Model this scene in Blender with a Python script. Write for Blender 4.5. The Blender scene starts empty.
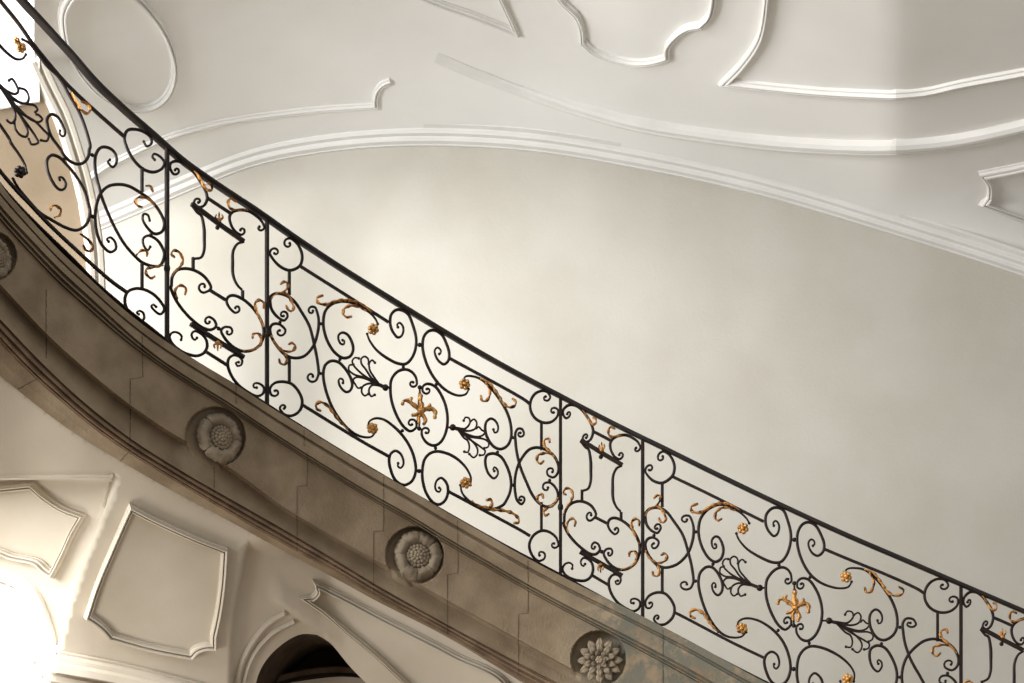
import bpy, bmesh, math, random
from mathutils import Vector, Matrix
from mathutils.geometry import delaunay_2d_cdt
random.seed(4)
F = 1500.0; HZ = 800.0; EYE = 1.6
C = bpy.context.scene.collection
def W(px, py, Y): return Vector(((px-512)/F*Y, Y, EYE+(HZ-py)/F*Y))
# ------------------------------------------------------------------ curves
def table(pts):
    pts = sorted(pts); n = len(pts)
    m = []
    for i in range(n):
        if i == 0: m.append((pts[1][1]-pts[0][1])/(pts[1][0]-pts[0][0]))
        elif i == n-1: m.append((pts[-1][1]-pts[-2][1])/(pts[-1][0]-pts[-2][0]))
        else:
            h0 = pts[i][0]-pts[i-1][0]; h1 = pts[i+1][0]-pts[i][0]
            d0 = (pts[i][1]-pts[i-1][1])/h0; d1 = (pts[i+1][1]-pts[i][1])/h1
            m.append((d0*h1+d1*h0)/(h0+h1))
    def f(x):
        if x <= pts[0][0]: return pts[0][1]+m[0]*(x-pts[0][0])
        if x >= pts[-1][0]: return pts[-1][1]+m[-1]*(x-pts[-1][0])
        lo, hi = 0, n-1
        while hi-lo > 1:
            k = (lo+hi)//2
            if pts[k][0] <= x: lo = k
            else: hi = k
        h = pts[hi][0]-pts[lo][0]; t = (x-pts[lo][0])/h
        a = 2*t**3-3*t*t+1; b = t**3-2*t*t+t; c = -2*t**3+3*t*t; d = t**3-t*t
        return a*pts[lo][1]+b*h*m[lo]+c*pts[hi][1]+d*h*m[hi]
    return f
hand = table([(-60,-103),(0,-26),(22,0.5),(46.9,28),(70.3,53.5),(95,82),(118.4,104.5),(153.8,135.5),(183.4,161.5),(206.9,178.3),(230.3,194),(253.8,209.3),(295,238),(330,261.3),(377,290.8),(434,325.8),(480,353),(515.5,372.8),(561.7,397),(620,427),(667,449.8),(711,471.6),(782,505.6),(853,538),(901,558.5),(952,580.5),(1024,611.4),(1120,652)])
hgt = table([(-60,226),(0,214),(30,210),(60,206),(90,202),(120,199),(167,195),(267,187),(400,181),(560,178.5),(642,180.5),(763,184),(961,189),(1120,195)])
smo = table([(-60,226),(0,213.5),(90,203),(167,195.5),(267,187),(400,181),(500,179),(580,178.8),(680,181),(763,183.5),(961,190),(1120,196)])
def Yr(px): return 1500.0/smo(px)
def Rp(px, py, off=0.0):
    return W(px, py, Yr(px)) + Rn(px)*off
def Rn(px):
    a = W(px-2, 400, Yr(px-2)); b = W(px+2, 400, Yr(px+2)); t = b-a
    n = Vector((t.y, -t.x, 0)); n.normalize()
    return n if n.y < 0 else -n
S0 = table([(-60,107),(-20,158),(0,184.5),(30,219),(60,251),(90,279),(118.6,305),(150,330),(192,358),(226,378.5),(275,410),(324,440),(375,470.4),(410,490),(443,510),(485,534),(520,554),(567,579),(626,608),(680,635.6),(763,681),(860,728),(1024,800),(1120,842)])
O1a = table([(-20,21),(60,18),(107,18),(160,21),(225,22),(340,24.6),(450,25),(560,26),(680,28),(900,30)])
O1b = table([(-20,36),(60,33),(107,31),(160,29),(225,29),(340,31),(450,32),(560,33),(680,37),(900,39)])
S2 = table([(-60,214),(-20,262),(0,284),(17.6,303),(46,333),(97,378),(123,399),(160,425),(234,470),(283,506),(330,534),(374,559),(421,585),(449,601),(502,630),(550,657),(620,694),(760,768),(900,835),(1120,935)])
S3a = table([(-60,248),(-20,298),(0,319),(42,363),(82.6,401),(130,438),(180,470),(234,501),(297,537),(340,562.6),(370,581),(447,624.5),(519,663),(600,705),(760,790),(900,858),(1120,960)])
S3b = table([(-60,272),(-20,322),(0,344),(37,381),(60,401),(88,424.6),(128,453),(180,484.4),(214.5,505),(297,552),(340,576),(370,594),(447,635),(521,679),(600,722),(760,808),(900,877),(1120,980)])
S4 = table([(-60,306),(-20,356),(0,375.6),(17.6,390),(54.5,419),(79,436),(121,461.5),(180,495),(220,516),(300,560),(340,581),(370,597.5),(447,637),(521,681.5),(600,725),(760,812),(900,882),(1120,986)])
# ------------------------------------------------------------------ materials
def lin(c): return tuple((v/255/12.92 if v/255 <= .04045 else ((v/255+.055)/1.055)**2.4) for v in c)+(1,)
def mat(name, c1, c2=None, rough=.8, metal=0, scale=3.0, bump=.1, bscale=60, spec=.5, mid=(.35,.65), detail=6):
    m = bpy.data.materials.new(name); m.use_nodes = True; nt = m.node_tree; bs = nt.nodes['Principled BSDF']
    bs.inputs['Roughness'].default_value = rough; bs.inputs['Metallic'].default_value = metal
    bs.inputs['Specular IOR Level'].default_value = spec
    tc = nt.nodes.new('ShaderNodeTexCoord')
    n = nt.nodes.new('ShaderNodeTexNoise'); n.inputs['Scale'].default_value = scale; n.inputs['Detail'].default_value = detail
    nt.links.new(tc.outputs['Object'], n.inputs['Vector'])
    r = nt.nodes.new('ShaderNodeValToRGB'); r.color_ramp.elements[0].position = mid[0]; r.color_ramp.elements[1].position = mid[1]
    r.color_ramp.elements[0].color = lin(c1); r.color_ramp.elements[1].color = lin(c2 or c1)
    nt.links.new(n.outputs['Fac'], r.inputs['Fac']); nt.links.new(r.outputs['Color'], bs.inputs['Base Color'])
    if bump:
        n2 = nt.nodes.new('ShaderNodeTexNoise'); n2.inputs['Scale'].default_value = bscale; n2.inputs['Detail'].default_value = 4
        nt.links.new(tc.outputs['Object'], n2.inputs['Vector'])
        b = nt.nodes.new('ShaderNodeBump'); b.inputs['Strength'].default_value = bump; b.inputs['Distance'].default_value = .01
        nt.links.new(n2.outputs['Fac'], b.inputs['Height']); nt.links.new(b.outputs['Normal'], bs.inputs['Normal'])
    m['ramp'] = 1
    return m
M_plaster = mat('aged_wall_plaster', (194,189,177), (204,200,190), .92, scale=1.1, bump=.25, bscale=35)
M_vault = mat('white_vault_plaster', (236,234,229), (244,242,238), .85, scale=.8, bump=.06)
M_trim = mat('white_stucco_trim', (228,226,221), (236,234,230), .75, scale=2, bump=.03)
M_white = mat('bright_white_paint', (244,243,240), (250,249,247), .8, scale=2, bump=.03)
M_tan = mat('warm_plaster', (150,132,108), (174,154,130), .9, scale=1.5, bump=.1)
M_tanrib = mat('aged_rib_plaster', (186,176,160), (204,196,182), .9, scale=2, bump=.1)
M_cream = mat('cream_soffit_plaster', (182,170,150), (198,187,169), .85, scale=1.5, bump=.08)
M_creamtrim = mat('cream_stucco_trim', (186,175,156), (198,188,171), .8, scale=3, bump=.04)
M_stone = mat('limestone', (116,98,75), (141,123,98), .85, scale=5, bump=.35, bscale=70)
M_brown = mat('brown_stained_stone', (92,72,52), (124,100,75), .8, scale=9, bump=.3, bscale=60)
M_rose = mat('carved_limestone', (118,104,84), (138,123,101), .8, scale=8, bump=.3, bscale=80)
M_joint = mat('dark_mortar', (62,50,36), (80,66,48), .95, scale=20, bump=0)
M_iron = mat('dark_wrought_iron', (22,12,8), (36,22,15), .45, metal=.0, spec=.22, scale=30, bump=.15, bscale=120)
M_rail = mat('black_handrail', (20,14,11), (32,24,18), .45, metal=0, spec=.3, scale=12, bump=.05)
M_gold = mat('worn_gilding', (36,22,10), (200,140,72), .4, metal=.45, scale=42, bump=.6, bscale=160, mid=(.38,.54), detail=3)
M_gold2 = mat('bright_gilding', (70,42,18), (204,150,82), .38, metal=.5, scale=55, bump=.5, bscale=160, mid=(.3,.5), detail=3)
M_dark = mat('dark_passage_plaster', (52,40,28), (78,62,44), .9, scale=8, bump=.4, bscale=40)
M_pink = mat('passage_arch_stone', (112,90,68), (134,110,86), .85, scale=8, bump=.3)
M_floor = mat('pale_stone_floor', (120,106,90), (138,124,106), .5, scale=4, bump=.05)
# weathering on stone towards the right end (grey-green worn patch)
def weather(m):
    nt = m.node_tree; bs = nt.nodes['Principled BSDF']; src = bs.inputs['Base Color'].links[0].from_socket
    tc = nt.nodes.new('ShaderNodeTexCoord'); sx = nt.nodes.new('ShaderNodeSeparateXYZ'); nt.links.new(tc.outputs['Object'], sx.inputs[0])
    mr = nt.nodes.new('ShaderNodeMapRange'); mr.inputs[1].default_value = .25; mr.inputs[2].default_value = .6; nt.links.new(sx.outputs['X'], mr.inputs[0])
    n = nt.nodes.new('ShaderNodeTexNoise'); n.inputs['Scale'].default_value = 9; n.inputs['Detail'].default_value = 8; n.inputs['Roughness'].default_value = .7
    nt.links.new(tc.outputs['Object'], n.inputs['Vector'])
    r = nt.nodes.new('ShaderNodeValToRGB'); r.color_ramp.elements[0].position = .40; r.color_ramp.elements[1].position = .52; nt.links.new(n.outputs['Fac'], r.inputs['Fac'])
    mu = nt.nodes.new('ShaderNodeMath'); mu.operation = 'MULTIPLY'; nt.links.new(mr.outputs[0], mu.inputs[0]); nt.links.new(r.outputs['Color'], mu.inputs[1])
    mx = nt.nodes.new('ShaderNodeMixRGB'); mx.inputs[2].default_value = lin((98,94,80)); nt.links.new(mu.outputs[0], mx.inputs[0]); nt.links.new(src, mx.inputs[1])
    nt.links.new(mx.outputs[0], bs.inputs['Base Color'])
weather(M_stone)
# ------------------------------------------------------------------ object helpers
def mesh_obj(name, verts, faces, m, parent=None, smooth=False, kind=None, recalc=True):
    me = bpy.data.meshes.new(name); me.from_pydata([tuple(v) for v in verts], [], faces)
    bm = bmesh.new(); bm.from_mesh(me)
    if recalc: bmesh.ops.recalc_face_normals(bm, faces=bm.faces)
    bm.to_mesh(me); bm.free()
    for ms in (m if isinstance(m, list) else [m]): me.materials.append(ms)
    if smooth: me.polygons.foreach_set('use_smooth', [True]*len(me.polygons))
    o = bpy.data.objects.new(name, me); C.objects.link(o)
    if parent: o.parent = parent
    if kind: o['kind'] = kind
    return o
def empty(name, loc=(0,0,0), label=None, cat=None, parent=None):
    o = bpy.data.objects.new(name, None); C.objects.link(o); o.empty_display_size = .1
    if label: o['label'] = label
    if cat: o['category'] = cat
    if parent: o.parent = parent
    return o
def crom(pts, step=1.2):
    if len(pts) == 2:
        n = max(2, int(math.dist(pts[0], pts[1])/6)+1)
        return [(pts[0][0]+(pts[1][0]-pts[0][0])*i/n, pts[0][1]+(pts[1][1]-pts[0][1])*i/n) for i in range(n+1)]
    P = [(2*pts[0][0]-pts[1][0], 2*pts[0][1]-pts[1][1])]+list(pts)+[(2*pts[-1][0]-pts[-2][0], 2*pts[-1][1]-pts[-2][1])]
    out = []
    for i in range(1, len(P)-2):
        p0, p1, p2, p3 = P[i-1:i+3]
        def kn(a, b): return max(math.dist(a, b), 1e-4)**.5
        t0 = 0; t1 = kn(p0, p1); t2 = t1+kn(p1, p2); t3 = t2+kn(p2, p3)
        n = max(1, int(math.dist(p1, p2)/step))
        for k in range(n):
            t = t1+(t2-t1)*k/n
            def L(a, b, ta, tb): return tuple(a[q]*(tb-t)/(tb-ta)+b[q]*(t-ta)/(tb-ta) for q in (0, 1))
            A1 = L(p0, p1, t0, t1); A2 = L(p1, p2, t1, t2); A3 = L(p2, p3, t2, t3)
            B1 = L(A1, A2, t0, t2); B2 = L(A2, A3, t1, t3)
            out.append(L(B1, B2, t1, t2))
    out.append(tuple(pts[-1])); return out
TILES = dict(a=(260,220), b=(260,300), c=(260,360), d=(340,300), e=(340,370), f=(340,430), g=(410,320), h=(450,370), i=(450,430), j=(410,450), k=(450,500),
             l=(160,140), m=(160,210), n=(160,280), o=(160,330), p=(0,0), q=(0,70), r=(60,110), s=(0,140), t=(60,180), u=(60,250), v=(0,200))
SC = 1024/120
def spiral(P, Q, c, turns):
    """scroll that winds on from P (coming from Q) with a steadily tightening radius, on the side of c"""
    tx, ty = P[0]-Q[0], P[1]-Q[1]; sgn = 1 if ((c[0]-P[0])*(-ty)+(c[1]-P[1])*tx) > 0 else -1
    R0 = math.hypot(P[0]-c[0], P[1]-c[1])*.97; h = math.atan2(ty, tx)+sgn*min(.6, math.hypot(tx, ty)/(2*R0)/1.15)
    out = []; x, y = P; tot = turns*2*math.pi*1.0; n = int(turns*26); d = tot/n
    for i in range(1, n+1):
        t = i/n; Rr = R0*((1-t)*.8+.2); h += sgn*d/2; x += math.cos(h)*Rr*d; y += math.sin(h)*Rr*d; h += sgn*d/2
        out.append((x, y))
    return out[::2]+([out[-1]] if len(out) % 2 == 0 else [])
def parse(s):
    org = None; pts = []; st = None; en = None
    for tok in s.split():
        if tok[0].isalpha() or tok == '#':
            org = TILES.get(tok); continue
        f = lambda x, y: (float(x), float(y)) if org is None else (org[0]+float(x)/SC, org[1]+float(y)/SC)
        if tok[0] == '@':
            v = tok[1:].split(','); c = f(v[0], v[1]); tn = float(v[2]) if len(v) > 2 else .9
            if pts: en = (c, tn)
            else: st = (c, tn)
        else:
            v = tok.split(','); pts.append(f(v[0], v[1]))
    if st: pts = spiral(pts[0], pts[1], *st)[::-1]+pts
    if en: pts = pts+spiral(pts[-1], pts[-2], *en)
    return pts
def boxw(xmap, dv=None):
    """sheared re-drawing of a panel between two other posts"""
    f = table(xmap)
    def g(p):
        x, y = p; v = (y-hand(x))/hgt(x); X = f(x)
        return (X, hand(X)+v*hgt(X))
    return g
ident = lambda p: p
def tube(pp, wfun, dfun, off=0.0, surf=None, ns=8, sq=.75):
    """pp: px path on the railing sheet; wfun/dfun(t, i) full width px / depth m. returns verts, faces"""
    P = [Rp(x, y, off) for x, y in pp]; V = []; Fc = []; n = len(P); B0 = None
    for i in range(n):
        T = (P[min(i+1, n-1)]-P[max(i-1, 0)])
        if T.length < 1e-9: T = Vector((1, 0, 0))
        T.normalize(); N = Rn(pp[i][0]); B = T.cross(N); B.normalize()
        t = i/(n-1); w = wfun(t)*Yr(pp[i][0])/F/2; d = dfun(t)/2
        for k in range(ns):
            a = 2*math.pi*(k+.5)/ns; ca, sa = math.cos(a), math.sin(a)
            ca = math.copysign(abs(ca)**sq, ca); sa = math.copysign(abs(sa)**sq, sa)
            V.append(P[i]+B*(w*ca)+N*(d*sa))
    for i in range(n-1):
        for k in range(ns):
            k2 = (k+1) % ns
            Fc.append((i*ns+k, i*ns+k2, (i+1)*ns+k2, (i+1)*ns+k))
    Fc.append(tuple(range(ns))[::-1]); Fc.append(tuple((n-1)*ns+k for k in range(ns)))
    return V, Fc
def join(parts):
    V = []; Fc = []
    for v, f in parts:
        b = len(V); V += list(v); Fc += [tuple(i+b for i in q) for q in f]
    return V, Fc
def ball(px, py, r, off=0.0, sy=1.0, seg=10):
    """r in px"""
    c = Rp(px, py, off); R = r*Yr(px)/F; V = []; Fc = []; rings = 6
    for i in range(rings+1):
        a = math.pi*i/rings
        for k in range(seg):
            b = 2*math.pi*k/seg
            V.append(c+Vector((R*math.sin(a)*math.cos(b), R*math.sin(a)*math.sin(b), R*sy*math.cos(a))))
    for i in range(rings):
        for k in range(seg):
            k2 = (k+1) % seg; Fc.append((i*seg+k, i*seg+k2, (i+1)*seg+k2, (i+1)*seg+k))
    return V, Fc
# ------------------------------------------------------------------ the railing
railing = empty('stair_railing', label='black wrought iron stair railing with scrolls and gilded leaves along the curved stone stair', cat='railing')
def scroll(s, parent, wp=ident, w=3.05, name='scroll', tip=True, d=.016):
    pp = [wp(p) for p in crom(parse(s))] if isinstance(s, str) else s
    hasS = '@' in s; 
    L = len(pp)
    def wf(t):
        e = min(t, 1-t)*L
        return w*(.62+.38*min(1, e/28)) if not isinstance(s, list) else w
    parts = [tube(pp, wf, lambda t: d)]
    if tip:
        for q in (pp[0], pp[-1]):
            parts.append(ball(q[0], q[1], w*.5, seg=8))
    V, Fc = join(parts)
    return mesh_obj(name, V, Fc, M_iron, parent, smooth=True)
def leaf(s, parent, wp=ident, w=3.4, m=None, name='acanthus_leaf'):
    pp = [wp(p) for p in crom(parse(s), 1.0)]; L = len(pp)
    wf = lambda t: .9*w*(.45+.65*math.sin(math.pi*min(1, t*.9+.12))**.8)*(1+.3*math.sin(t*L*.8))
    a = tube(pp, wf, lambda t: .014, off=.008, sq=1)
    # raised midrib and paired serrations give the leaf its ruffled edge
    parts = [a, tube(pp, lambda t: wf(t)*.3, lambda t: .012, off=.016, sq=1, ns=6)]
    e = ball(pp[0][0], pp[0][1], w*.42, off=.008); parts.append(e)
    e = ball(pp[-1][0], pp[-1][1], w*.36, off=.008); parts.append(e)
    V, Fc = join(parts)
    return mesh_obj(name, V, Fc, m or M_gold, parent, smooth=True)
def bar(s, parent, wp=ident, w=3.0, name='bar', d=.018):
    pp = [wp(p) for p in (crom(parse(s)) if isinstance(s, str) else crom(s))]
    V, Fc = tube(pp, lambda t: w, lambda t: d, sq=.45)
    return mesh_obj(name, V, Fc, M_iron, parent)
def knob(s, parent, wp=ident, r=1.8, name='collar'):
    V = []; 
    p = wp(parse(s)[0]); V, Fc = ball(p[0], p[1], r)
    return mesh_obj(name, V, Fc, M_iron, parent, smooth=True)
def rosette(s, parent, wp=ident, r=5.9, m=None):
    p = wp(parse(s)[0]); parts = []
    for k in range(6):
        a = k*math.pi/3+.3
        parts.append(ball(p[0]+math.cos(a)*r*.6, p[1]+math.sin(a)*r*.6, r*.42, off=.006, seg=8))
    parts.append(ball(p[0], p[1], r*.4, off=.016, seg=8)); parts.append(ball(p[0], p[1], r*.55, off=0, seg=8))
    V, Fc = join(parts); return mesh_obj('gilded_rosette', V, Fc, m or M_gold2, parent, smooth=True)
def palmette(lines, bl, parent, wp=ident, r=3.4, pw=1.0):
    parts = []
    for s in lines:
        pp = [wp(p) for p in crom(parse(s))]
        parts.append(tube(pp, lambda t: (2.4-.6*t)*pw, lambda t: .012))
        parts.append(ball(pp[-1][0], pp[-1][1], 1.5, seg=8))
    V, Fc = join(parts); o = mesh_obj('palmette', V, Fc, M_iron, parent, smooth=True)
    if bl:
        q = wp(parse(bl)[0]); V, Fc = ball(q[0], q[1], r, seg=12); mesh_obj('palmette_ball', V, Fc, M_iron, parent, smooth=True)
    return o
def fleur(parent, wp=ident):
    parts = []
    def lf(s, w):
        pp = [wp(p) for p in crom(parse(s), 1)]; L = len(pp)
        wf = lambda t: w*(.35+.75*math.sin(math.pi*min(1, .15+t*.75)))*(1+.15*math.sin(t*L*.9))
        parts.append(tube(pp, wf, lambda t: .022, off=.006, sq=1)); parts.append(tube(pp, lambda t: wf(t)*.35, lambda t: .02, off=.016, sq=1, ns=6))
        parts.append(ball(pp[-1][0], pp[-1][1], w*.45, off=.008, seg=8))
    lf('e 690,360 650,320 615,290 575,262 540,270 532,292', 4.2); lf('e 640,310 610,290 600,262 608,245', 3.6)
    lf('e 690,370 690,310 680,265 685,225', 6.0); lf('e 690,360 740,335 785,335 812,365 808,405', 4.8)
    lf('e 700,345 745,325 765,300', 3.6); lf('e 690,360 650,385 620,388', 4.0); lf('e 690,370 720,410 728,440 715,462', 4.2); lf('e 688,370 668,410 672,450', 4.0)
    q = wp(parse('e 690,355')[0]); parts.append(ball(q[0], q[1], 3.4, off=.014))
    V, Fc = join(parts); mesh_obj('gilded_fleur', V, Fc, M_gold2, parent, smooth=True)
def bud(s, parent, wp=ident, sgn=1):
    c = parse(s)[0]; parts = []
    for dx, dy, w in ((-3.4,-4.8,2.3),(0,-7,2.4),(3.4,-4.8,2.3)):
        pp = [wp((c[0], c[1]+sgn*1)), wp((c[0]+dx*1.1, c[1]+sgn*dy*.35)), wp((c[0]+dx*.8, c[1]+sgn*dy))]
        parts.append(tube(crom(pp, .8), lambda t: w*(1.3-.8*t), lambda t: .012, off=.006, sq=1))
    q = wp((c[0], c[1]+sgn*1)); parts.append(ball(q[0], q[1], 2.6, off=.004))
    V, Fc = join(parts); mesh_obj('gilded_bud', V, Fc, M_gold, parent, smooth=True)
    if sgn > 0:
        q = wp((c[0]-1.2, c[1]+8)); V, Fc = ball(q[0], q[1], 2.3); mesh_obj('collar', V, Fc, M_iron, parent, smooth=True)

def big_panel(wp):
    P = empty('scroll_panel', parent=railing)
    for s in ['a @250,207,.95 262,158 290,175 330,220 360,310 340,390 255,430 170,395 105,325 84,285 @130,292,.95',
              'b @200,122,.95 234,145 205,175 150,145 100,80 86,15 a 90,655 125,630 190,632 255,662 b 300,20 350,95 420,220 460,370 490,520 500,620 c 497,130 480,172 @447,132,.95',
              'b @432,78,.95 472,65 500,160 492,280 450,400 375,480 290,495 220,470 150,400 97,310 86,240 112,206 165,207 215,252 @198,298,.85',
              'b 1005,205 990,170 950,120 880,70 790,25 700,12 615,35 560,90 541,170 545,250 580,360 640,450 710,495 770,480 795,420 778,345 742,292 702,278 671,300 672,345 692,376 716,376 719,350 705,343',
              'c 985,615 950,655 870,655 780,610 690,520 610,390 555,230 540,110 560,40 610,8 670,20 735,85 780,170 786,225 768,262 737,274 700,248 675,205 672,170 690,158 711,175 708,196',
              'd 232,290 250,340 310,425 400,495 490,540 560,545 610,500 643,420 650,330 620,210 580,120 530,88 480,85 437,125 428,200 450,270 495,320 523,308 541,265 534,220 508,194 488,210 494,232',
              'e 240,480 250,440 300,413 370,422 450,475 530,555 f 600,150 640,270 645,360 610,440 545,470 475,430 430,330 420,240 440,195 475,178 518,205 541,262 538,302 515,325 494,308 496,284',
              'e @618,115,.85 655,125 648,65 610,15 555,-5 490,15 440,80 430,160 440,260 480,380 540,480 600,522 650,490 648,440 @605,440,.85',
              'e @742,195,.85 705,180 708,140 745,118 810,140 870,225 905,320 918,430 900,540 855,620 800,645 740,620 700,560 698,515 @738,525,.85',
              'g 500,590 480,630 420,645 340,620 260,560 190,470 130,340 107,220 120,140 160,95 215,90 270,125 310,200 335,290 325,350 290,378 245,350 215,295 212,255 235,235 259,252 263,280 250,290',
              'h 112,85 135,55 200,55 265,80 345,150 430,260 490,370 520,480 520,580 490,645 435,675 375,655 320,580 300,500 312,440 350,415 390,438 411,488 402,528 380,534 371,508',
              'i 378,350 368,335 380,318 402,336 409,375 377,413 330,375 302,290 312,220 365,200 430,225 485,310 520,430 512,530 470,620 j 800,465 735,498 650,505 570,475 500,430 445,365 430,300',
              'j 515,300 520,240 490,170 420,90 330,35 230,12 170,30 125,80 105,180 110,270 140,370 200,450 250,465 300,430 325,350 310,280 265,238 228,262 214,310 226,348 248,358 263,336 250,323',
              'h @600,555,.85 632,545 615,505 580,502 558,540 560,620 i 568,180 585,260 605,330 650,440 710,565 775,635 835,655 895,625 922,570 905,500 855,450 815,450 @828,492,.8',
              'i @605,590,.85 637,595 612,633 575,605 555,520 553,430 575,320 620,230 680,165 745,150 820,170 890,225 925,310 915,375 880,405 835,385 @832,340,.8',
              'h @818,238,.8 855,230 835,192 790,178 730,200 690,260 687,340 725,410 800,450 870,440 918,390 920,340 @880,342,.8',
              'c @138,290,.8 95,295 85,245 120,200 190,185 270,205 330,270 360,350 340,430 275,475 210,465 170,415 @202,405,.8',
              'k @888,375,.8 925,385 905,320 850,275 785,262 715,300 677,380 700,470 755,520 800,505 @765,475,.8']:
        scroll(s, P, wp)
    for s in ['a 250,435 250,640', 'b 250,490 250,683 c 250,200', 'h 780,440 780,683 i 780,150', 'k 780,20 780,262']: bar(s, P, wp)
    for s in ['a 345,395 800,683 d 415,190', 'g 335,325 980,683 h 680,290', 'c 365,385 850,683 f 415,225', 'j 330,355 940,683 k 685,308']: bar(s, P, wp, name='sub_rail')
    for s in ['d 655,383 700,383', 'f 650,350 705,350', 'b 500,203 545,203', 'c 500,115 540,115', 'h 520,577 560,577', 'i 520,470 555,470', 'd 540,545 540,595', 'f 815,130 815,180', 'e 385,150 430,150', 'e 915,490 960,490', 'e 680,150 682,235', 'e 676,430 676,500']:
        bar(s, P, wp, w=1.9, name='link', d=.012)
    for s in ['d 680,383', 'f 675,350', 'b 518,203', 'c 515,115', 'h 540,577', 'i 540,470', 'd 540,570', 'f 815,155', 'b 682,508', 'e 532,518', 'e 822,122', 'i 405,190', 'b 170,190', 'i 850,430', 'e 680,148', 'e 676,500', 'e 682,205']:
        knob(s, P, wp, 2.3 if s in ('d 680,383', 'f 675,350', 'e 680,148', 'e 676,500') else 1.8)
    bar('e 335,126 390,151', P, wp, w=3.4, name='link'); bar('h 24,490 72,506', P, wp, w=3.4, name='link')
    palmette(['e 340,130 290,60 d 255,600 250,540 275,513 298,535', 'e 340,130 270,70 d 218,590 182,540 182,500 210,482 238,500 245,545',
              'e 335,125 240,70 d 175,620 115,555 105,518 130,492 160,498', 'e 335,125 230,70 d 120,635 75,595 80,558 115,552',
              'e 330,130 220,75 140,62 112,85 132,125 155,155 180,150', 'e 330,130 250,115 195,140 185,190 212,220 240,205', 'e 335,132 275,130 246,172 266,225 296,212'], 'e 388,150', P, wp)
    palmette(['h 60,495 130,500 170,450 160,410 130,405 117,432', 'h 60,500 160,520 215,500 228,450 205,420 175,437', 'h 70,505 150,550 230,570 282,555 298,528 270,512 245,485 226,495',
              'h 70,505 180,570 290,590 330,620 325,655 292,668', 'h 70,510 180,600 i 262,145 300,180 288,212 255,215', 'h 70,510 i 185,90 235,165 228,215 200,235 165,205', 'h 70,510 120,580 i 150,90 165,150 150,190 122,185'], 'h 24,490', P, wp)
    for s in ['b 985,262', 'e 275,500', 'g 465,550', 'j 475,282']: rosette(s if s[0] != 'b' else 'b 965,252', P, wp)
    for s in ['a 175,548 200,530 232,545 232,580 200,615 165,630', 'b 222,55 235,85 262,100 285,70 270,25 a 225,640 160,627 115,645 90,680', 'b 160,510 168,540 205,555 224,525 212,475 180,430 125,380 92,312', 'b 245,378 270,370 295,395 285,430 240,445 185,430',
              '# 322,296 317,298 317.5,303 325,305 339,301 352,301.5 362,305 371,312', 'b 775,145 735,150 707,120 715,80 760,55 830,60 900,95', 'c 510,435 482,420 475,385 510,362 570,390 620,450 670,520 740,590',
              'h 535,250 562,275 550,310 500,320 450,280 400,200 330,110 265,78', 'h 262,225 275,265 310,265 340,210 330,160 305,110', 'j 890,625 925,622 925,590 880,545 800,520 700,510 650,492 580,475 530,440', 'j 655,430 685,425 700,460 680,490 625,492',
              'i 850,105 845,80 815,80 800,110 815,150 860,195 912,262', 'i 798,270 770,290 745,270 750,220 800,202 860,207 895,240', 'i 795,580 785,552 750,565 745,600 775,640', 'k 840,122 815,135 797,100 830,72 i 885,640 920,585']:
        leaf(s, P, wp, 3.0 if s[0] not in '#cj' else 3.4)
    fleur(P, wp)
    return P
def small_panel(wp):
    P = empty('narrow_panel', parent=railing)
    for s in ['l @152,282,.85 115,290 85,235 92,198 140,180 210,205 280,265 335,340 385,425 402,500 375,560 330,572 292,540 @310,508,.85',
              'm @680,175,.8 690,212 640,180 600,110 595,50 l 620,615 680,598 750,605 m 820,50 870,100 890,150 @855,160,.7',
              'n @355,60,.85 375,108 425,85 m 435,660 385,575 300,518 215,500 145,515 105,570 97,650 n 92,60 125,150 190,250 280,345 370,410 435,425 478,395 465,345 420,315 @412,355,.8',
              'n @645,240,.8 640,280 595,240 568,180 585,142 630,132 700,160 775,220 840,305 880,400 882,480 850,555 790,598 710,608 630,575 555,500 522,430 550,402 600,405 @592,447,.8',
              'o 180,85 185,55 150,22 105,22 82,55 105,115 180,180 260,213 320,220 375,195 402,140 390,75 345,28 295,10 270,35 278,70 300,85 315,68',
              'o 672,275 648,278 660,306 690,300 702,265 680,230 630,215 590,240 578,290 600,370 660,460 750,530 830,565 880,540 885,490 840,455 800,460 802,490 825,492']:
        scroll(s, P, wp)
    for s in ['l 405,495 600,625', 'n 430,90 560,170', 'o 400,190 580,305', 'm 283,405 283,508', 'n 705,90 705,165']: bar(s, P, wp)
    for s in ['l 272,558 320,620 m 350,45 375,150 378,250 375,350 350,405 300,415 275,412', 'm 715,272 660,290 625,350 620,450 625,560 660,640 n 700,85']:
        scroll(s, P, wp, name='baluster_curve', tip=False, w=3.7)
    for s in ['l 268,545 350,602 m 500,116 715,268', 'n 262,375 715,660']: bar(s, P, wp, w=4.4, name='cross_bar', d=.026)
    for s in ['n 500,415']: knob(s, P, wp, 2.1)
    bud('m 500,82', P, wp, 1); bud('n 488,545', P, wp, -1)
    leaf('l 405,372 432,392 435,430 400,432 372,402 335,340 290,272', P, wp, 2.6); leaf('l 640,530 600,505 575,530 590,585 640,600 740,600', P, wp, 2.8)
    leaf('m 115,405 90,380 110,350 150,360 190,430 170,480 120,530 92,580', P, wp, 2.8)
    leaf('n 208,125 215,85 180,50 140,65 122,100 140,170', P, wp, 2.8)
    leaf('n 880,240 880,200 840,175 808,200 812,250 840,320 878,400', P, wp, 3.0)
    leaf('n 785,495 790,465 830,460 855,490 850,555 800,595 710,608', P, wp, 3.0)
    return P
big_panel(ident); big_panel(boxw([(267,642.7),(289.3,662.3),(300.5,672.8),(320.7,695.8),(373,743),(388.6,763.7),(419.7,794.3),(450,825.2),(464.5,846.2),(513.4,900.1),(529.7,924),(541.4,937.6),(560.5,961)]))
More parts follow.
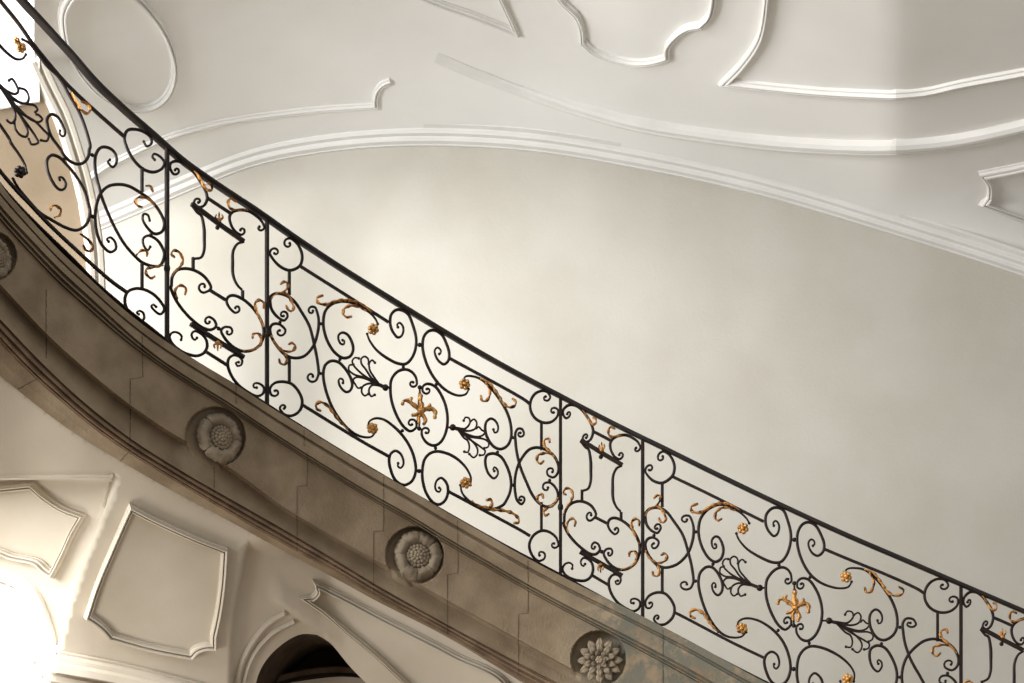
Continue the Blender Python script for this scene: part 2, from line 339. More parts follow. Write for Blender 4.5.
small_panel(ident); small_panel(boxw([(167,560.5),(200,587.5),(233,613),(267,642.7)])); small_panel(boxw([(167,961),(233,1014.5),(267,1044)]))
# the far-left panel, cut by the frame, seen along the curve
PA = empty('scroll_panel', parent=railing)
for s in ['p 190,335 240,362 300,430 400,560 q 500,60 600,230 680,370 740,530 770,660 r 252,330 240,400 200,450 150,462 90,440 30,380 q 512,671 440,570 405,470 405,410 440,378 490,400 535,470 556,535 540,568 510,545 512,518',
          'p -160,200 -60,310 0,390 70,460 140,505 195,500 220,465',
          's 510,340 500,320 530,320 562,375 545,420 505,422 445,350 405,250 402,170 440,130 500,145 560,200 650,310 720,430 757,560 v 768,80 755,170 715,230 650,258 560,235 440,170 s 340,620 230,500 150,400 110,330',
          'q -160,240 -60,390 0,470 80,590 s 90,20 160,120 210,210 228,280',
          'r 425,425 408,440 450,488 482,450 470,370 420,325 350,320 310,370 298,450 310,570 335,660 t 345,110 400,260 480,430 560,560 650,660 u 700,105 790,138 855,132 t 890,640 870,570 820,505 750,475 710,500 715,560 750,600 770,570',
          't 415,525 400,505 430,490 470,530 475,590 430,615 370,570 320,470 300,330 315,200 350,110 410,55 490,38 580,50 680,105 770,170 850,270 890,370 870,440 810,460 740,400 705,330 715,290 750,300 765,345',
          'r 715,270 740,310 778,290 775,240 720,190 640,165 575,175 550,240 575,330 640,440 720,510 800,530 870,500 890,450 850,395 800,375 788,400 808,425',
          'u 672,548 655,535 675,518 712,540 715,590 685,608 620,570 575,510 553,430 575,360 640,330 720,338 800,380 865,450 890,505 858,548 815,525 780,480 795,465 820,485']:
    scroll(s, PA)
for s in ['r 700,490 700,683 t 700,100', 'u 700,115 700,325']: bar(s, PA)
for s in ['p -160,-200 0,5 150,190 290,385 q 560,110 r 290,0 545,225', 's -250,-80 -100,130 0,265 150,440 v 250,30 400,190 600,380 u 430,260 565,358']: bar(s, PA, w=3.4, name='sub_rail')
for s in ['r 275,385', 's 545,165', 't 275,310', 't 775,470', 's 790,655']: knob(s, PA, r=2)
palmette(['q -30,100 60,180 130,205 155,185 140,130 100,75 75,90', 'q -30,110 100,230 190,285 235,275 245,220 215,170 170,155', 'q -20,130 130,260 230,290 290,300 320,340 300,360',
          'q 0,140 150,320 260,420 330,445 360,420 330,385 310,378', 'q 0,140 160,350 300,440 370,510 412,560 400,605 350,600', 'q 0,140 130,330 230,460 310,580 325,620 270,635 245,590',
          'q 0,140 100,300 130,380 125,430 95,455 60,430', 'q 20,160 120,300 190,420 235,520 225,568 180,560 130,500 122,440'], None, PA, pw=1.25)
knob('q -60,70', PA, r=3.4, name='palmette_ball')
rosette('p 175,410', PA, r=5.4); rosette('p 135,350', PA, r=3.6); rosette('s 165,275', PA, r=6.4, m=M_iron)
for s in ['q 690,275 740,300 762,340 740,375 690,350 640,270 600,200', 's 425,600 430,570 470,565 510,600 500,650 460,665', 'v 705,395 730,437 770,435 785,400 740,340 680,295', 't 785,100 760,55 730,55', 't 690,235 650,220 635,180 670,150 740,165 800,215', 't 735,650 735,615 690,605 650,640', 'u 800,230 770,245 730,210 735,165 800,150 870,135']:
    leaf(s, PA, w=2.8)
# handrail, bottom rail, posts
xs = [-60+i*6 for i in range(195)]
V, Fc = tube([(x, hand(x)) for x in xs], lambda t: 4.7, lambda t: .055, sq=.6, ns=12); mesh_obj('handrail', V, Fc, M_rail, railing, smooth=True)
V, Fc = tube([(x, hand(x)+hgt(x)) for x in xs], lambda t: 1.9+.9*t, lambda t: .045, sq=.4); mesh_obj('bottom_rail', V, Fc, M_iron, railing)
def post(x, w):
    o = bar([(x, hand(x)+1), (x, hand(x)+hgt(x)*.5), (x, hand(x)+hgt(x)+3)], railing, w=w, name='post', d=.026)
    for dy in (0,):
        V, Fc = ball(x, hand(x)+hgt(x)*.62, w*.85, sy=1.5); mesh_obj('post_collar', V, Fc, M_iron, o, smooth=True)
for x, w in ((167,4),(267,3.8),(560.5,3.4),(642.7,3.4),(961,3.7),(1044,3.8)): post(x, w)
# ------------------------------------------------------------------ the stone stair stringer
rows = []
def R(cA, cB, t, p): rows.append((cA, cB, t, p))
f0 = lambda x: S0(x); f0g = lambda x: S0(x)+9.5; f1a = lambda x: S0(x)+O1a(x); f1b = lambda x: S0(x)+O1b(x); f2b = lambda x: S2(x)+10
for t in (0,.5,.82): R(f0, f0g, t, .125)
for t, p in ((0,.108),(.1,.108),(.16,.132),(.6,.132),(1,.132)): R(f0g, f1a, t, p)
for t, p in ((.08,.10),(.25,.10),(.3,.116),(.45,.116),(.5,.078),(.68,.078),(.72,.096),(.85,.096),(.9,.066),(1,.076)): R(f1a, f1b, t, p)
for k in range(1, 46): R(f1b, S2, k/46, .076)
for t, p in ((0,.076),(.12,.02),(.5,-.006),(1,.0)): R(S2, f2b, t, p)
for k in range(1, 12): R(f2b, S3a, k/12, .034*k/12)
for t, p in ((0,.036),(.06,.018),(.16,.018),(.2,.034),(.36,.034),(.4,.012),(.52,.012),(.55,.022),(.68,.022),(.72,-.004),(.84,-.004),(.88,-.016),(.96,-.02)): R(S3a, S3b, t, p)
for t, p in ((0,-.03),(.5,-.07),(1,-.12)): R(S3b, S4, t, p)
RECS = [(-8,256,25),(215.2,437,30.5),(414.7,555.6,29.5),(599,659,28.5)]
def strP(px, py):
    ys = [(cA(px)*(1-t)+cB(px)*t, p) for cA, cB, t, p in rows]
    if py <= ys[0][0]: return ys[0][1]
    for (a, pa), (b, pb) in zip(ys, ys[1:]):
        if a <= py <= b: return pa+(pb-pa)*(py-a)/max(b-a, 1e-6)
    return ys[-1][1]
def recess(px, py):
    for cx, cy, r in RECS:
        d = math.hypot(px-cx, py-cy)
        if d < r: return min(1, (r-d)/2.0)
    return 0
cols = []; x = -60
while x <= 1120:
    cols.append(x); x += 1.25 if x < 650 else 6
V = []; Fc = []; nr = len(rows)+2
matidx = []
for x in cols:
    y0 = S0(x); fr = W(x, y0, Yr(x)-.12)
    V.append(fr+Vector((0,.42,0))); V.append(fr+Vector((0,.02,.0)))
    for cA, cB, t, p in rows:
        y = cA(x)*(1-t)+cB(x)*t
        k = recess(x, y) if abs(p) < .095 else 0; V.append(W(x, y, Yr(x)-(p*(1-k)+.010*k)))
for i in range(len(cols)-1):
    for k in range(nr-1): Fc.append((i*nr+k, i*nr+k+1, (i+1)*nr+k+1, (i+1)*nr+k))
stringer = empty('stone_stringer', label='curved brown limestone stair stringer with moulded edges and carved rosettes beneath the iron railing', cat='stair')
o = mesh_obj('stone_face', V, Fc, [M_stone, M_brown], stringer, recalc=False)
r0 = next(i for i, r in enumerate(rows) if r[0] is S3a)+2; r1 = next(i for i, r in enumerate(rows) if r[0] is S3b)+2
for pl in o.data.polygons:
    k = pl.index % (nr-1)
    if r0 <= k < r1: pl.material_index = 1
def joint(pts, w=1.2):
    pp = []
    for a, b in zip(pts, pts[1:]):
        n = max(1, int(math.dist(a, b)/1.2)); pp += [(a[0]+(b[0]-a[0])*i/n, a[1]+(b[1]-a[1])*i/n) for i in range(n)]
    pp.append(pts[-1]); V = []; Fc = []
    P = [W(x, y, Yr(x)-strP(x, y)) for x, y in pp]
    for i in range(len(P)):
        a = pp[max(i-1,0)]; b = pp[min(i+1,len(P)-1)]; L = math.dist(a, b) or 1; nx, ny = -(b[1]-a[1])/L, (b[0]-a[0])/L
        j = random.uniform(-.15,.15)
        for s in (-1, 0, 1):
            q = P[i]+Vector((nx, 0, -ny))*((s*w/2+j)*Yr(pp[i][0])/F); q.y -= .0025 if s == 0 else -.004; V.append(q)
    for i in range(len(P)-1):
        for k in (0, 1): Fc.append((i*3+k, i*3+k+1, (i+1)*3+k+1, (i+1)*3+k))
    mesh_obj('mortar_joint', V, Fc, M_joint, stringer, smooth=True)
for pts in [[(46,290),(46,358)], [(142,335),(142.7,377),(130,379),(130,450),(120,461)], [(42,372),(35,380),(18,389)], [(214,466),(214,504)], [(307.6,452),(307,485.5),(297,486.5),(297,551)],
            [(383.6,477),(383.6,531),(373.6,531.5),(373.6,594)], [(457.4,520),(458,573),(447.4,575),(447.4,633)], [(528,560),(528,613),(518.5,614),(518.5,676)], [(304,430),(304,446)], [(663,630),(663,700)], [(236,386),(236,404)]]:
    joint(pts)
# carved rosettes
def frame(cx, cy, depth):
    c = W(cx, cy, Yr(cx)-.076+depth); N = Rn(cx); U = Vector((0,0,1)); Rr = U.cross(N); Rr.normalize()
    if Rr.x < 0: Rr = -Rr
    return c, Rr, U, N, Yr(cx)/F
def petal(c, Rr, U, N, s, ang, r0, r1, wd, hh, tilt, pointed):
    V = []; Fc = []; nu, nv = 8, 6
    for i in range(nu+1):
        t = i/nu; r = r0+(r1-r0)*t
        w = wd*(math.sin(math.pi*min(1,(t*.88+.12)))**(.7 if pointed else .45)) if pointed else wd*(.6+.4*t)*(1 if t < .8 else math.sqrt(max(0,1-((t-.8)/.2)**2*.75)))
        for k in range(nv+1):
            q = (k/nv-.5)*2; lx = r; ly = q*w
            z = hh*(math.sin(math.pi*(t*.75+.1)))*(1-.35*q*q)+tilt*t
            if pointed: z -= .25*hh*(1-abs(q))**2
            else: z += .13*hh*math.cos(q*11)+.12*hh*abs(q)
            a = ang; X = lx*math.cos(a)-ly*math.sin(a); Yy = lx*math.sin(a)+ly*math.cos(a)
            V.append(c+Rr*(X*s)+U*(Yy*s)+N*(z*s))
    for i in range(nu):
        for k in range(nv): Fc.append((i*(nv+1)+k, i*(nv+1)+k+1, (i+1)*(nv+1)+k+1, (i+1)*(nv+1)+k))
    return V, Fc
def bead(c, Rr, U, N, s, x, y, z, r):
    V = []; Fc = []; q = c+Rr*(x*s)+U*(y*s)+N*(z*s)
    for i in range(5):
        a = math.pi*i/8
        for k in range(8):
            b = 2*math.pi*k/8; V.append(q+(Rr*(math.sin(a)*math.cos(b))+U*(math.sin(a)*math.sin(b))+N*math.cos(a))*(r*s))
    for i in range(4):
        for k in range(8): Fc.append((i*8+k, i*8+(k+1)%8, (i+1)*8+(k+1)%8, (i+1)*8+k))
    return V, Fc
def flower(cx, cy, kind, R0):
    c, Rr, U, N, s = frame(cx, cy, .062); root = None; head = []; pet = []
    if kind == 'lobed':
        for k in range(8):
            pet.append(petal(c, Rr, U, N, s, k*math.pi/4+.35+random.uniform(-.08,.08), R0*.40, R0*(1.08+random.uniform(-.06,.05)), R0*.44, R0*.62, -1.0, False))
        # domed seed head of small beads
        rr = R0*.46
        for i in range(4):
            for k in range(1 if i == 0 else i*6):
                a = k*2*math.pi/max(1, i*6)+i*.3; r = rr*i/3.2
                head.append(bead(c, Rr, U, N, s, r*math.cos(a), r*math.sin(a), R0*.52-.03*r*r, R0*.105))
        head.append(bead(c, Rr, U, N, s, 0, 0, -R0*.02, R0*.46))
    else:
        for (n, a, b, w, h, tl, o) in ((12,.35,1.0,.17,.16,3,0),(10,.22,.72,.14,.18,5,.3),(7,.08,.42,.1,.16,7,.1)):
            for k in range(n): pet.append(petal(c, Rr, U, N, s, k*2*math.pi/n+o, R0*a, R0*b*1.05, R0*w*1.15, R0*h*1.8, tl*1.4, True))
        for k in range(7):
            a = k*2*math.pi/6; r = 0 if k == 6 else R0*.1
            head.append(bead(c, Rr, U, N, s, r*math.cos(a), r*math.sin(a), R0*.62, R0*.09))
    V, Fc = join(pet); root = mesh_obj('carved_rosette', V, Fc, M_rose, stringer, smooth=True, recalc=False)
    V, Fc = join(head); mesh_obj('seed_head', V, Fc, M_rose, root, smooth=True)
    return root
for (cx, cy, k, r, lb) in ((-8,258,'lobed',19,'lobed carved stone rosette cut by the left edge'), (217,439,'lobed',23,'lobed carved stone rosette with a beaded heart in the darkest stretch'), (416.5,557,'lobed',22.5,'lobed carved stone rosette with a beaded heart in the middle'), (600.5,661,'pointed',22,'carved stone rosette of many pointed petals')):
    flower(cx, cy, k, r)['label'] = lb
# ------------------------------------------------------------------ surfaces cut from polygons
def pip(p, poly):
    x, y = p; ins = False; n = len(poly); j = n-1
    for i in range(n):
        xi, yi = poly[i]; xj, yj = poly[j]
        if (yi > y) != (yj > y) and x < (xj-xi)*(y-yi)/(yj-yi)+xi: ins = not ins
        j = i
    return ins
def region(name, outer, holes, D, sp, m, kind='structure', parent=None, lines=()):
    def dens(poly, closed=True):
        out = []; n = len(poly)
        for i in range(n if closed else n-1):
            a = poly[i]; b = poly[(i+1) % n]; k = max(1, int(math.dist(a, b)/sp)); out += [(a[0]+(b[0]-a[0])*q/k, a[1]+(b[1]-a[1])*q/k) for q in range(k)]
        if not closed: out.append(poly[-1])
        return out
    pts = []; ed = []
    for lp in [outer]+list(holes):
        d = dens(lp); b = len(pts); pts += d; ed += [(b+i, b+(i+1) % len(d)) for i in range(len(d))]
    near = []
    for ln in lines:
        d = dens(ln, False); near += d; b = len(pts); pts += d; ed += [(b+i, b+i+1) for i in range(len(d)-1)]
    x0 = min(p[0] for p in outer); x1 = max(p[0] for p in outer); y0 = min(p[1] for p in outer); y1 = max(p[1] for p in outer)
    x = x0+sp/2
    while x < x1:
        y = y0+sp/2
        while y < y1:
            if not any(abs(q[0]-x) < 4 and abs(q[1]-y) < 4 for q in near) and pip((x, y), outer) and not any(pip((x, y), h) for h in holes): pts.append((x, y))
            y += sp
        x += sp
    vs, es, fs, _, _, _ = delaunay_2d_cdt([Vector(p) for p in pts], ed, [], 0, 1e-4)
    F2 = []
    for f in fs:
        cx = sum(vs[i][0] for i in f)/len(f); cy = sum(vs[i][1] for i in f)/len(f)
        if pip((cx, cy), outer) and not any(pip((cx, cy), h) for h in holes): F2.append(tuple(f))
    V = [W(v[0], v[1], D(v[0], v[1])) for v in vs]
    # face the camera
    F3 = []
    for f in F2:
        a, b, c = (V[i] for i in f[:3]); n = (b-a).cross(c-a)
        F3.append(f if n.dot(Vector((0,0,EYE))-a) > 0 else f[::-1])
    return mesh_obj(name, V, F3, m, parent, smooth=True, kind=kind, recalc=False)
def moulding(name, strokes, D, prof, m, closed=False, kind='structure', parent=None, step=3.0, taper=None):
    """strokes: list of px point lists (corners between them stay sharp). prof: (across px, height m)"""
    pp = []
    for s in strokes:
        q = crom(s, step) if len(s) > 2 else crom(s, step)
        if pp and math.dist(pp[-1], q[0]) < .8: q = q[1:]
        pp += q
    if closed and math.dist(pp[0], pp[-1]) < .8: pp = pp[:-1]
    n = len(pp); V = []; Fc = []; m_ = len(prof)
    for i in range(n):
        a = pp[(i-1) % n] if closed else pp[max(i-1, 0)]; b = pp[(i+1) % n] if closed else pp[min(i+1, n-1)]; c = pp[i]
        def un(u, v):
            L = math.dist(u, v) or 1; return ((v[0]-u[0])/L, (v[1]-u[1])/L)
        t1 = un(a, c) if a != c else un(c, b); t2 = un(c, b) if b != c else t1
        tx, ty = t1[0]+t2[0], t1[1]+t2[1]; L = math.hypot(tx, ty) or 1; tx /= L; ty /= L
        k = 1/max(.45, tx*t1[0]+ty*t1[1]); nx, ny = -ty*k, tx*k
        Y = D(*c); e = 1.5
        dx = W(c[0]+e, c[1], D(c[0]+e, c[1]))-W(c[0]-e, c[1], D(c[0]-e, c[1])); dy = W(c[0], c[1]+e, D(c[0], c[1]+e))-W(c[0], c[1]-e, D(c[0], c[1]-e))
        N = dx.cross(dy); N.normalize()
        if N.dot(Vector((0,0,EYE))-W(c[0], c[1], Y)) < 0: N = -N
        for u, h in prof:
            x, y = c[0]+nx*u, c[1]+ny*u
            V.append(W(x, y, D(x, y))+N*(h*(taper(c[0]) if taper and h > 0 else 1)))
    for i in range(n if closed else n-1):
        j = (i+1) % n
        for k in range(m_-1): Fc.append((i*m_+k, i*m_+k+1, j*m_+k+1, j*m_+k))
    if not closed:
        Fc.append(tuple(range(m_))); Fc.append(tuple((n-1)*m_+k for k in range(m_))[::-1])
    return mesh_obj(name, V, Fc, m, parent, kind=kind)
# ------------------------------------------------------------------ back wall, vault
yM1 = table([(-160,420),(-60,322),(20,262),(60,238),(98,221),(135,205),(160,194),(195,179),(250,158),(312,145),(400,137),(522,141),(643,160),(765,187),(887,223),(1024,267),(1200,335)])
def Dwall(x, y): return 12.0
def Dvault(x, y):
    t = max(0, yM1(x)-y); k = min(1, t/60)
    D = 12.0-.0105*t-.000012*t*t
    cr = (x-242)*78/129-y          # soft groin that runs down from the top towards the lower moulding
    if x < 520: D += k*.0016*max(0, min(cr, 90))
    else: D += k*.0016*max(0, min(cr, 90))*max(0, 1-(x-520)/120)
    return D+k*.0042*min(260, max(0, x-895))
xw = [-160+i*8 for i in range(221)]
arc = [(x, yM1(x)) for x in xw if x > 34]; arc = [(34, yM1(34))]+arc
region('wall_back', arc+[(1600,1000),(140,1000),(140,560),(34,560)], [], Dwall, 22, M_plaster)
region('ceiling', [(34,-95),(1600,-95)]+arc[::-1], [], Dvault, 16, M_vault)
def pf(w, h): return [(-w/2,-.01),(-w/2,h*.45),(-w*.36,h*.55),(-w*.28,h),(-w*.1,h*.95),(-w*.04,h*.5),(w*.08,h*.45),(w*.16,h*.8),(w*.34,h*.7),(w*.4,h*.3),(w/2,h*.25),(w/2,-.01)]
Dv = Dvault
T = lambda i, strokes, w, h, cl=False, D=Dv, m=M_trim: moulding('trim_%d' % i, strokes, D, pf(w, h), m, closed=cl)
# lunette arch: wide triple moulding
moulding('trim_1', [[(x, yM1(x)) for x in (20,60,98,135,160,195,250,312,400,522,643,765,887,1024,1160,1300,1450,1590)]], Dwall,
         [(-10,-.02),(-10,.10),(-8,.13),(-5,.13),(-3.5,.09),(-2,.09),(-1,.105),(2,.10),(3,.065),(5,.06),(6,.075),(8,.07),(9,.03),(10,.025),(10,-.02)], M_trim)
T(2, [[(60,205),(100,169),(121,158),(160,139.5),(200,127),(234,119.5),(312,109.5),(376,105)], [(376,105),(375.5,98),(377.5,90),(382,84),(390,80.5)]], 6, .035)
moulding('trim_3', [[(436,58),(480,76),(552,101),(643.7,124),(700,133),(766,141),(826,145),(887,146),(948,141),(1024,125),(1150,90),(1300,40),(1400,0)]], Dv, [(-6,-.02),(-6,.05),(-4,.07),(-1.5,.07),(-.5,.045),(1,.045),(2,.055),(4,.05),(5,.02),(6,-.02)], M_trim, taper=lambda x: min(1, max(.0, (x-430)/190)))
T(4, [[(768,-40),(767,0),(760,36),(743,62),(725,81)], [(725,81),(780,87),(827,91),(893,94)], [(893,94),(925,91),(961,83),(1024,71),(1120,50),(1300,0)]], 7, .045)
T(5, [[(548,-20),(563,0),(577,14),(582,27),(583,40)], [(583,40),(595,50),(615,58),(638,62),(655,60),(668,56)], [(668,56),(668,46),(675,36),(687,27),(701,24)], [(701,24),(710,15),(714,2),(716,-30)]], 6.5, .04)
T(6, [[(493,-20),(502,0),(509,15),(516,31)], [(516,31),(479,16),(437,1),(390,-20)]], 6, .035)
T(7, [[(1300,85),(1120,138),(1060,154),(1024,164.5),(983,173)], [(983,173),(989,182),(989,194),(983,204)], [(983,204),(1024,221),(1080,244),(1120,262),(1300,345)]], 6, .05)
T(8, [[(100,-18),(75,-12),(62,5),(61,22),(67,47),(82,74),(102,94),(129,106.5),(150,106),(165,96),(173,80),(174,62),(166,35),(150,10),(130,-10),(112,-18),(100,-18)]], 6.5, .045, True)
# the ridge moulding coming down at the left and the side wall beyond it
ribN = [(26,-60),(30,20),(37,60),(47,82),(63,115),(75,150),(85,185),(91,215),(96,250),(98,300),(98,360)]
def Dleft(x, y): return 9.9-.004*(60-x)-.002*max(0, 200-y)
rn = crom(ribN, 8)
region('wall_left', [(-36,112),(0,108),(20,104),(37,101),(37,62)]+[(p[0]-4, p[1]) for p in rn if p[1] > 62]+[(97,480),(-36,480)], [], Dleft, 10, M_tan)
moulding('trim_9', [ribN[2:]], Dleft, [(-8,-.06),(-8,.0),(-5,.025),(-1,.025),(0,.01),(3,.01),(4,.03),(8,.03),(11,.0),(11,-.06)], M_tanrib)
# tall window above the side wall: jamb, sill and glass
moulding('window_2', [[(37,-100),(37,0),(37,62),(37,101)], [(37,101),(20,104),(0,108),(-36,112)]], Dleft, [(-1.5,-.02),(-1.5,.02),(0,.03),(1.5,.02),(1.5,-.10)], M_white, step=4)
# ------------------------------------------------------------------ plaster soffit under the stair
lineA = [(116,479),(109,501),(97,532),(84,563),(70,603),(60,644),(54,665),(50,700),(48,760)]
edgeP = [(248,541),(244,556),(241,572),(234,607),(230.5,642),(230,683),(230,760)]
def xA(y):
    if y <= lineA[0][1]: return lineA[0][0]
    for (a, b), (c, d) in zip(lineA, lineA[1:]):
        if y <= d: return a+(c-a)*(y-b)/(d-b)
    return 48
def xP(y):
    if y <= 541: return 248+(541-y)*.1
    for (a, b), (c, d) in zip(edgeP, edgeP[1:]):
        if y <= d: return a+(c-a)*(y-b)/(d-b)
    return 230
def Du(x, y):
    D = Yr(max(x, -60))+.125+.0035*max(0, y-S4(x))
    if y > 476:
        k = min(1, (y-476)/4)
        dl = xA(y)-x
        if dl > 0: D += k*(.10*min(1, dl/2.5)+.0030*dl)
    if 268 < x < 345 and y < 700:
        dd = ((x-286)*22-(y-612)*32)/38.8
        D -= .035*max(0, min(1, dd/2.5))*max(0, min(1, (x-268)/14))*max(0, min(1, (345-x)/20))*max(0, 1-max(0, dd-4)/22)
    if y > 541:
        k = min(1, (y-541)/12); dr = x-xP(y)
        if dr > 0: D += k*(.07*min(1, dr/2.5)+.0012*min(dr, 90))
    return D
win = [(-80,590),(-40,582),(0,584),(17.6,591),(31.6,605),(40.4,630),(46.6,658),(48,700),(48,900),(-80,900)]
win = crom(win[1:8], 5)+[(48,900),(-120,900),(-120,640)]
archo = crom([(252,760),(253,710),(256,683),(262,666.7),(272.7,652.6),(290,639),(302.6,634),(316.7,634.7)], 4)+crom([(316.7,634.7),(329,642),(350,666.7),(366,683),(395,712),(430,760)], 5)[1:]
outer = [(x, S4(x)-.5) for x in range(-120, 801, 8)]+[(800,900),(-160,900),(-160,300)]
# keep the openings inside the sheet
win2 = [p if p[1] < 860 else (p[0], 860) for p in win]
region('ceiling_soffit', outer, [win2, archo+[(430,860),(252,860)]], Du, 4, M_cream, lines=[lineA[:7], [(p[0]-2.5, p[1]) for p in lineA[:7]], [(-80,476),(110,476)], [(-80,480),(110,480)], edgeP[:6], [(p[0]+2.5, p[1]) for p in edgeP[:6]], [(275,604.4),(314,631.2)], [(276.4,602.3),(316,629.6)]])
def U(i, strokes, w, h, cl=False, m=M_creamtrim, D=Du): return moulding('trim_%d' % i, strokes, D, pf(w, h), m, closed=cl, step=2)
U(10, [[(131,507),(150,517),(175,529),(200,540),(224,549)], [(224,549),(222,580),(218,610),(213,634)], [(213,634),(213,645)], [(213,645),(205,645),(196,648),(190,654)], [(190,654),(150,646),(111,635)], [(111,635),(104,627),(97,621),(88,615)], [(88,615),(98,584),(113,548),(131,507)]], 7, .05, True)
U(11, [[(-80,494),(0,489),(34,486)], [(34,486),(47,497),(65,509),(83,516)], [(83,516),(74,532),(66,550),(60,562),(54,573)], [(54,573),(48,569),(40,562),(15,556),(0,551),(-80,540)]], 7, .05)
U(12, [[(-2,476),(60,475.6),(112.5,475.6)], [(112.5,475.6),(108,493),(104,508)]], 1.8, .012)
moulding('trim_13', [[(47,655),(120,669),(170,681),(229,697)]], Du, [(-7,-.02),(-7,.02),(-5,.02),(-4,.05),(-1,.06),(0,.09),(5,.11),(6,.10),(6,-.02)], M_creamtrim, step=2)
moulding('trim_14', [[(50,676),(120,690),(170,702),(229,718)]], Du, [(-4,-.02),(-4,.03),(0,.05),(4,.03),(4,-.02)], M_creamtrim, step=2)
# long spandrel panel right of the arch
U(15, [[(520,700),(500,675),(460,656),(440,645.5),(400,625.5),(370,610),(340,594),(316,583)], [(316,583),(317.5,590),(312,596),(303,598)], [(303,598),(325,613),(350,632),(372,650),(400,676),(430,705)]], 5, .05)
# arch: rolls of the archivolt, then the dark passage behind it
cA1 = [(236,740),(235,700),(237,683),(242,661),(254,639),(269,622),(286,612)]
moulding('trim_16', [cA1], Du, [(-3,-.02),(-3,.015),(-1,.035),(1,.03),(3,.0),(3,-.02)], M_creamtrim, step=2)
moulding('trim_17', [[(244,740),(243,700),(244,683),(249,664),(260,645),(275,631),(294,621)]], Du, [(-2.5,-.02),(-2.5,.01),(-.5,.03),(1.5,.02),(2.5,-.0),(2.5,-.02)], M_creamtrim, step=2)
# depth of the arch opening: reveal sweep and end wall
arch = archo; V = []; Fc = []
for x, y in arch:
    p = W(x, y, Du(x, y)); V.append(p); V.append(p+Vector((0,.10,0))); V.append(p+Vector((0,1.6,.02)))
n = len(arch)
for i in range(n-1):
    for k in (0, 1): Fc.append((i*3+k, i*3+k+1, (i+1)*3+k+1, (i+1)*3+k))
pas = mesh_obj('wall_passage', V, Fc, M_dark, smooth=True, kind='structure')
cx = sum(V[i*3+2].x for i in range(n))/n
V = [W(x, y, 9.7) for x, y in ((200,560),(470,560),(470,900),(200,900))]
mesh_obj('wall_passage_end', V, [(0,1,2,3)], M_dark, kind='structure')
moulding('trim_18', [[(215,720),(235,700),(262,686),(290,677),(318,672),(345,671),(380,676),(420,690)]], lambda x, y: 9.4, [(-5,-.3),(-5,.0),(-3,.03),(2,.03),(3,.0),(3.5,-.02),(5,-.03),(5,-.3)], M_pink, step=3)
moulding('trim_19', [[(255,700),(280,689),(310,683),(345,680),(375,684),(410,696)]], lambda x, y: 9.3, [(-3,-.3),(-3,.02),(2,.02),(3,0),(3,-.3)], M_creamtrim, step=3)
# window in the lower left: splayed surround, sash bars and glass
moulding('window_1', [[(-40,574),(0,576),(17.6,582),(33,595),(43,618),(51,650),(50,690),(49,760)]], Du, [(-7,-.03),(-7,.03),(-5,.05),(3,.035),(5,.0),(7,-.12),(7,-.22)], M_white, step=2)
w1 = bpy.data.objects['window_1']
def Dg(x, y): return Du(49, y)+.34
V = []; Fc = []
def sash(a, b, w):
    L = math.dist(a, b); nx, ny = -(b[1]-a[1])/L*w/2, (b[0]-a[0])/L*w/2; b0 = len(V)
    for dz in (0, .03):
        for q in ((a[0]+nx, a[1]+ny), (b[0]+nx, b[1]+ny), (b[0]-nx, b[1]-ny), (a[0]-nx, a[1]-ny)): V.append(W(q[0], q[1], 8.2+dz))
    for f in ((0,1,2,3),(7,6,5,4),(0,4,5,1),(1,5,6,2),(2,6,7,3),(3,7,4,0)): Fc.append(tuple(i+b0 for i in f))
sash((8,575),(8,860),4); 
mesh_obj('sash_bars', V, Fc, M_white, w1)
gm = bpy.data.materials.new('window_glass'); gm.use_nodes = True; nt = gm.node_tree; nt.nodes.clear()
out = nt.nodes.new('ShaderNodeOutputMaterial'); mx = nt.nodes.new('ShaderNodeMixShader'); tr = nt.nodes.new('ShaderNodeBsdfTransparent'); gl = nt.nodes.new('ShaderNodeBsdfGlossy'); fr = nt.nodes.new('ShaderNodeFresnel')
gl.inputs['Roughness'].default_value = .05; nt.links.new(fr.outputs[0], mx.inputs[0]); nt.links.new(tr.outputs[0], mx.inputs[1]); nt.links.new(gl.outputs[0], mx.inputs[2]); nt.links.new(mx.outputs[0], out.inputs[0])
mesh_obj('glass_pane', [W(x, y, 8.22) for x, y in ((-130,560),(62,560),(62,880),(-130,880))], [(0,1,2,3)], gm, w1)
mesh_obj('glass_pane', [W(x, y, 9.95) for x, y in ((-60,-100),(37,-100),(37,106),(-60,114))], [(0,1,2,3)], gm, bpy.data.objects['window_2'])
# floor of the hall
mesh_obj('floor', [(-7,-1,0),(7,-1,0),(7,12,0),(-7,12,0)], [(0,1,2,3)], M_floor, kind='structure')
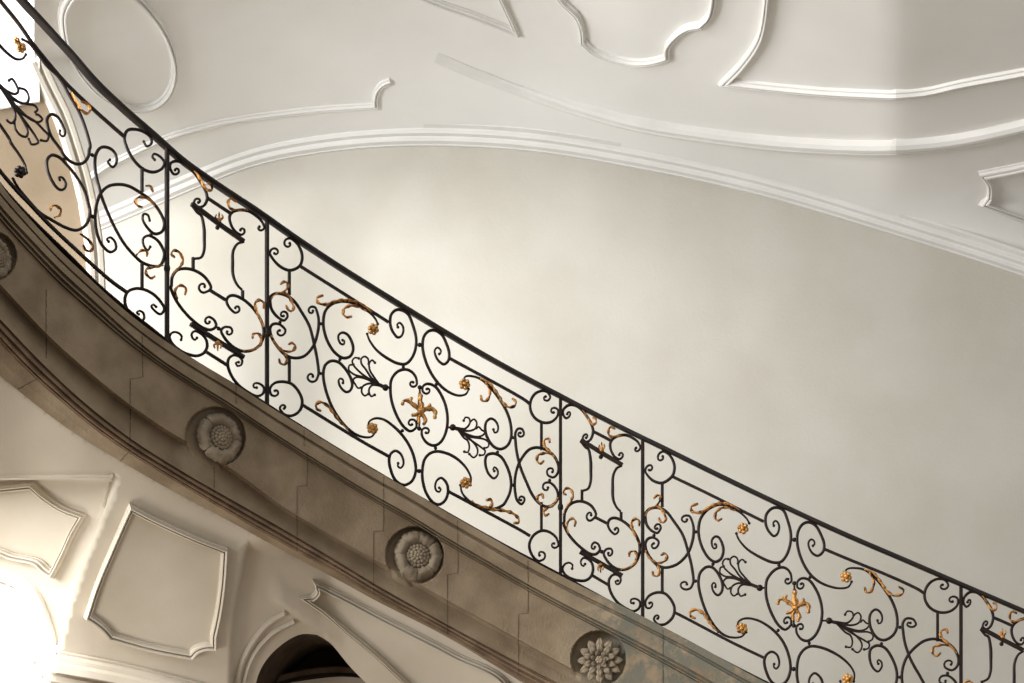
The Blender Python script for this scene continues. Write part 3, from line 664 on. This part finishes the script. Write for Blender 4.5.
# ------------------------------------------------------------------ light
w = bpy.data.worlds.new('daylight'); bpy.context.scene.world = w; w.use_nodes = True
bg = w.node_tree.nodes['Background']; bg.inputs[0].default_value = (.985,.99,1,1); bg.inputs[1].default_value = .55
wn = w.node_tree; tcw = wn.nodes.new('ShaderNodeTexCoord'); sxw = wn.nodes.new('ShaderNodeSeparateXYZ'); wn.links.new(tcw.outputs['Generated'], sxw.inputs[0])
mrw = wn.nodes.new('ShaderNodeMapRange'); mrw.inputs[1].default_value = .78; mrw.inputs[2].default_value = .9; mrw.inputs[3].default_value = 0; mrw.inputs[4].default_value = 1.2
mrz = wn.nodes.new('ShaderNodeMapRange'); mrz.inputs[1].default_value = -.25; mrz.inputs[2].default_value = .35; mrz.inputs[3].default_value = .22; mrz.inputs[4].default_value = .68
adw = wn.nodes.new('ShaderNodeMath'); adw.operation = 'ADD'
wn.links.new(sxw.outputs['Y'], mrw.inputs[0]); wn.links.new(sxw.outputs['Z'], mrz.inputs[0]); wn.links.new(mrw.outputs[0], adw.inputs[0]); wn.links.new(mrz.outputs[0], adw.inputs[1]); wn.links.new(adw.outputs[0], bg.inputs[1])
def area(name, loc, target, size, power, col=(1,1,1)):
    l = bpy.data.lights.new(name, 'AREA'); l.shape = 'RECTANGLE'; l.size = size[0]; l.size_y = size[1]; l.energy = power; l.color = col
    o = bpy.data.objects.new(name, l); C.objects.link(o); o.location = loc
    d = Vector(target)-Vector(loc); o.rotation_euler = d.to_track_quat('-Z', 'Y').to_euler(); return o
area('high_window_light', (-5.6,5.7,4.6), (-0.6,12,6.2), (3,3), 560, (.97,.985,1))
area('right_fill_light', (4.6,8.6,6.4), (2.5,12,3.6), (2,2), 75, (1,.985,.96))  # fill lamp added at the right to lift the wall; no window there
area('front_fill_light', (-6.5,4.4,6.2), (1.6,8.3,2.9), (1.3,1.3), 400, (1,.985,.955))  # unseen lamp added to brighten the stringer from the left front
area('lower_window_light', (-2.85,7.2,1.75), (-1.7,8.0,2.7), (.6,.6), 11, (1,.985,.95))
# ------------------------------------------------------------------ camera and view
cam = bpy.data.cameras.new('camera'); co = bpy.data.objects.new('camera', cam); C.objects.link(co)
co.location = (0,0,EYE); co.rotation_euler = (math.pi/2,0,0); cam.sensor_width = 36; cam.lens = 36*F/1024; cam.shift_y = (HZ-341.5)/1024; cam.clip_end = 100
bpy.context.scene.camera = co
vs = bpy.context.scene.view_settings; vs.view_transform = 'Standard'; vs.look = 'None'; vs.gamma = 1; vs.use_curve_mapping = False; vs.exposure = 0.38
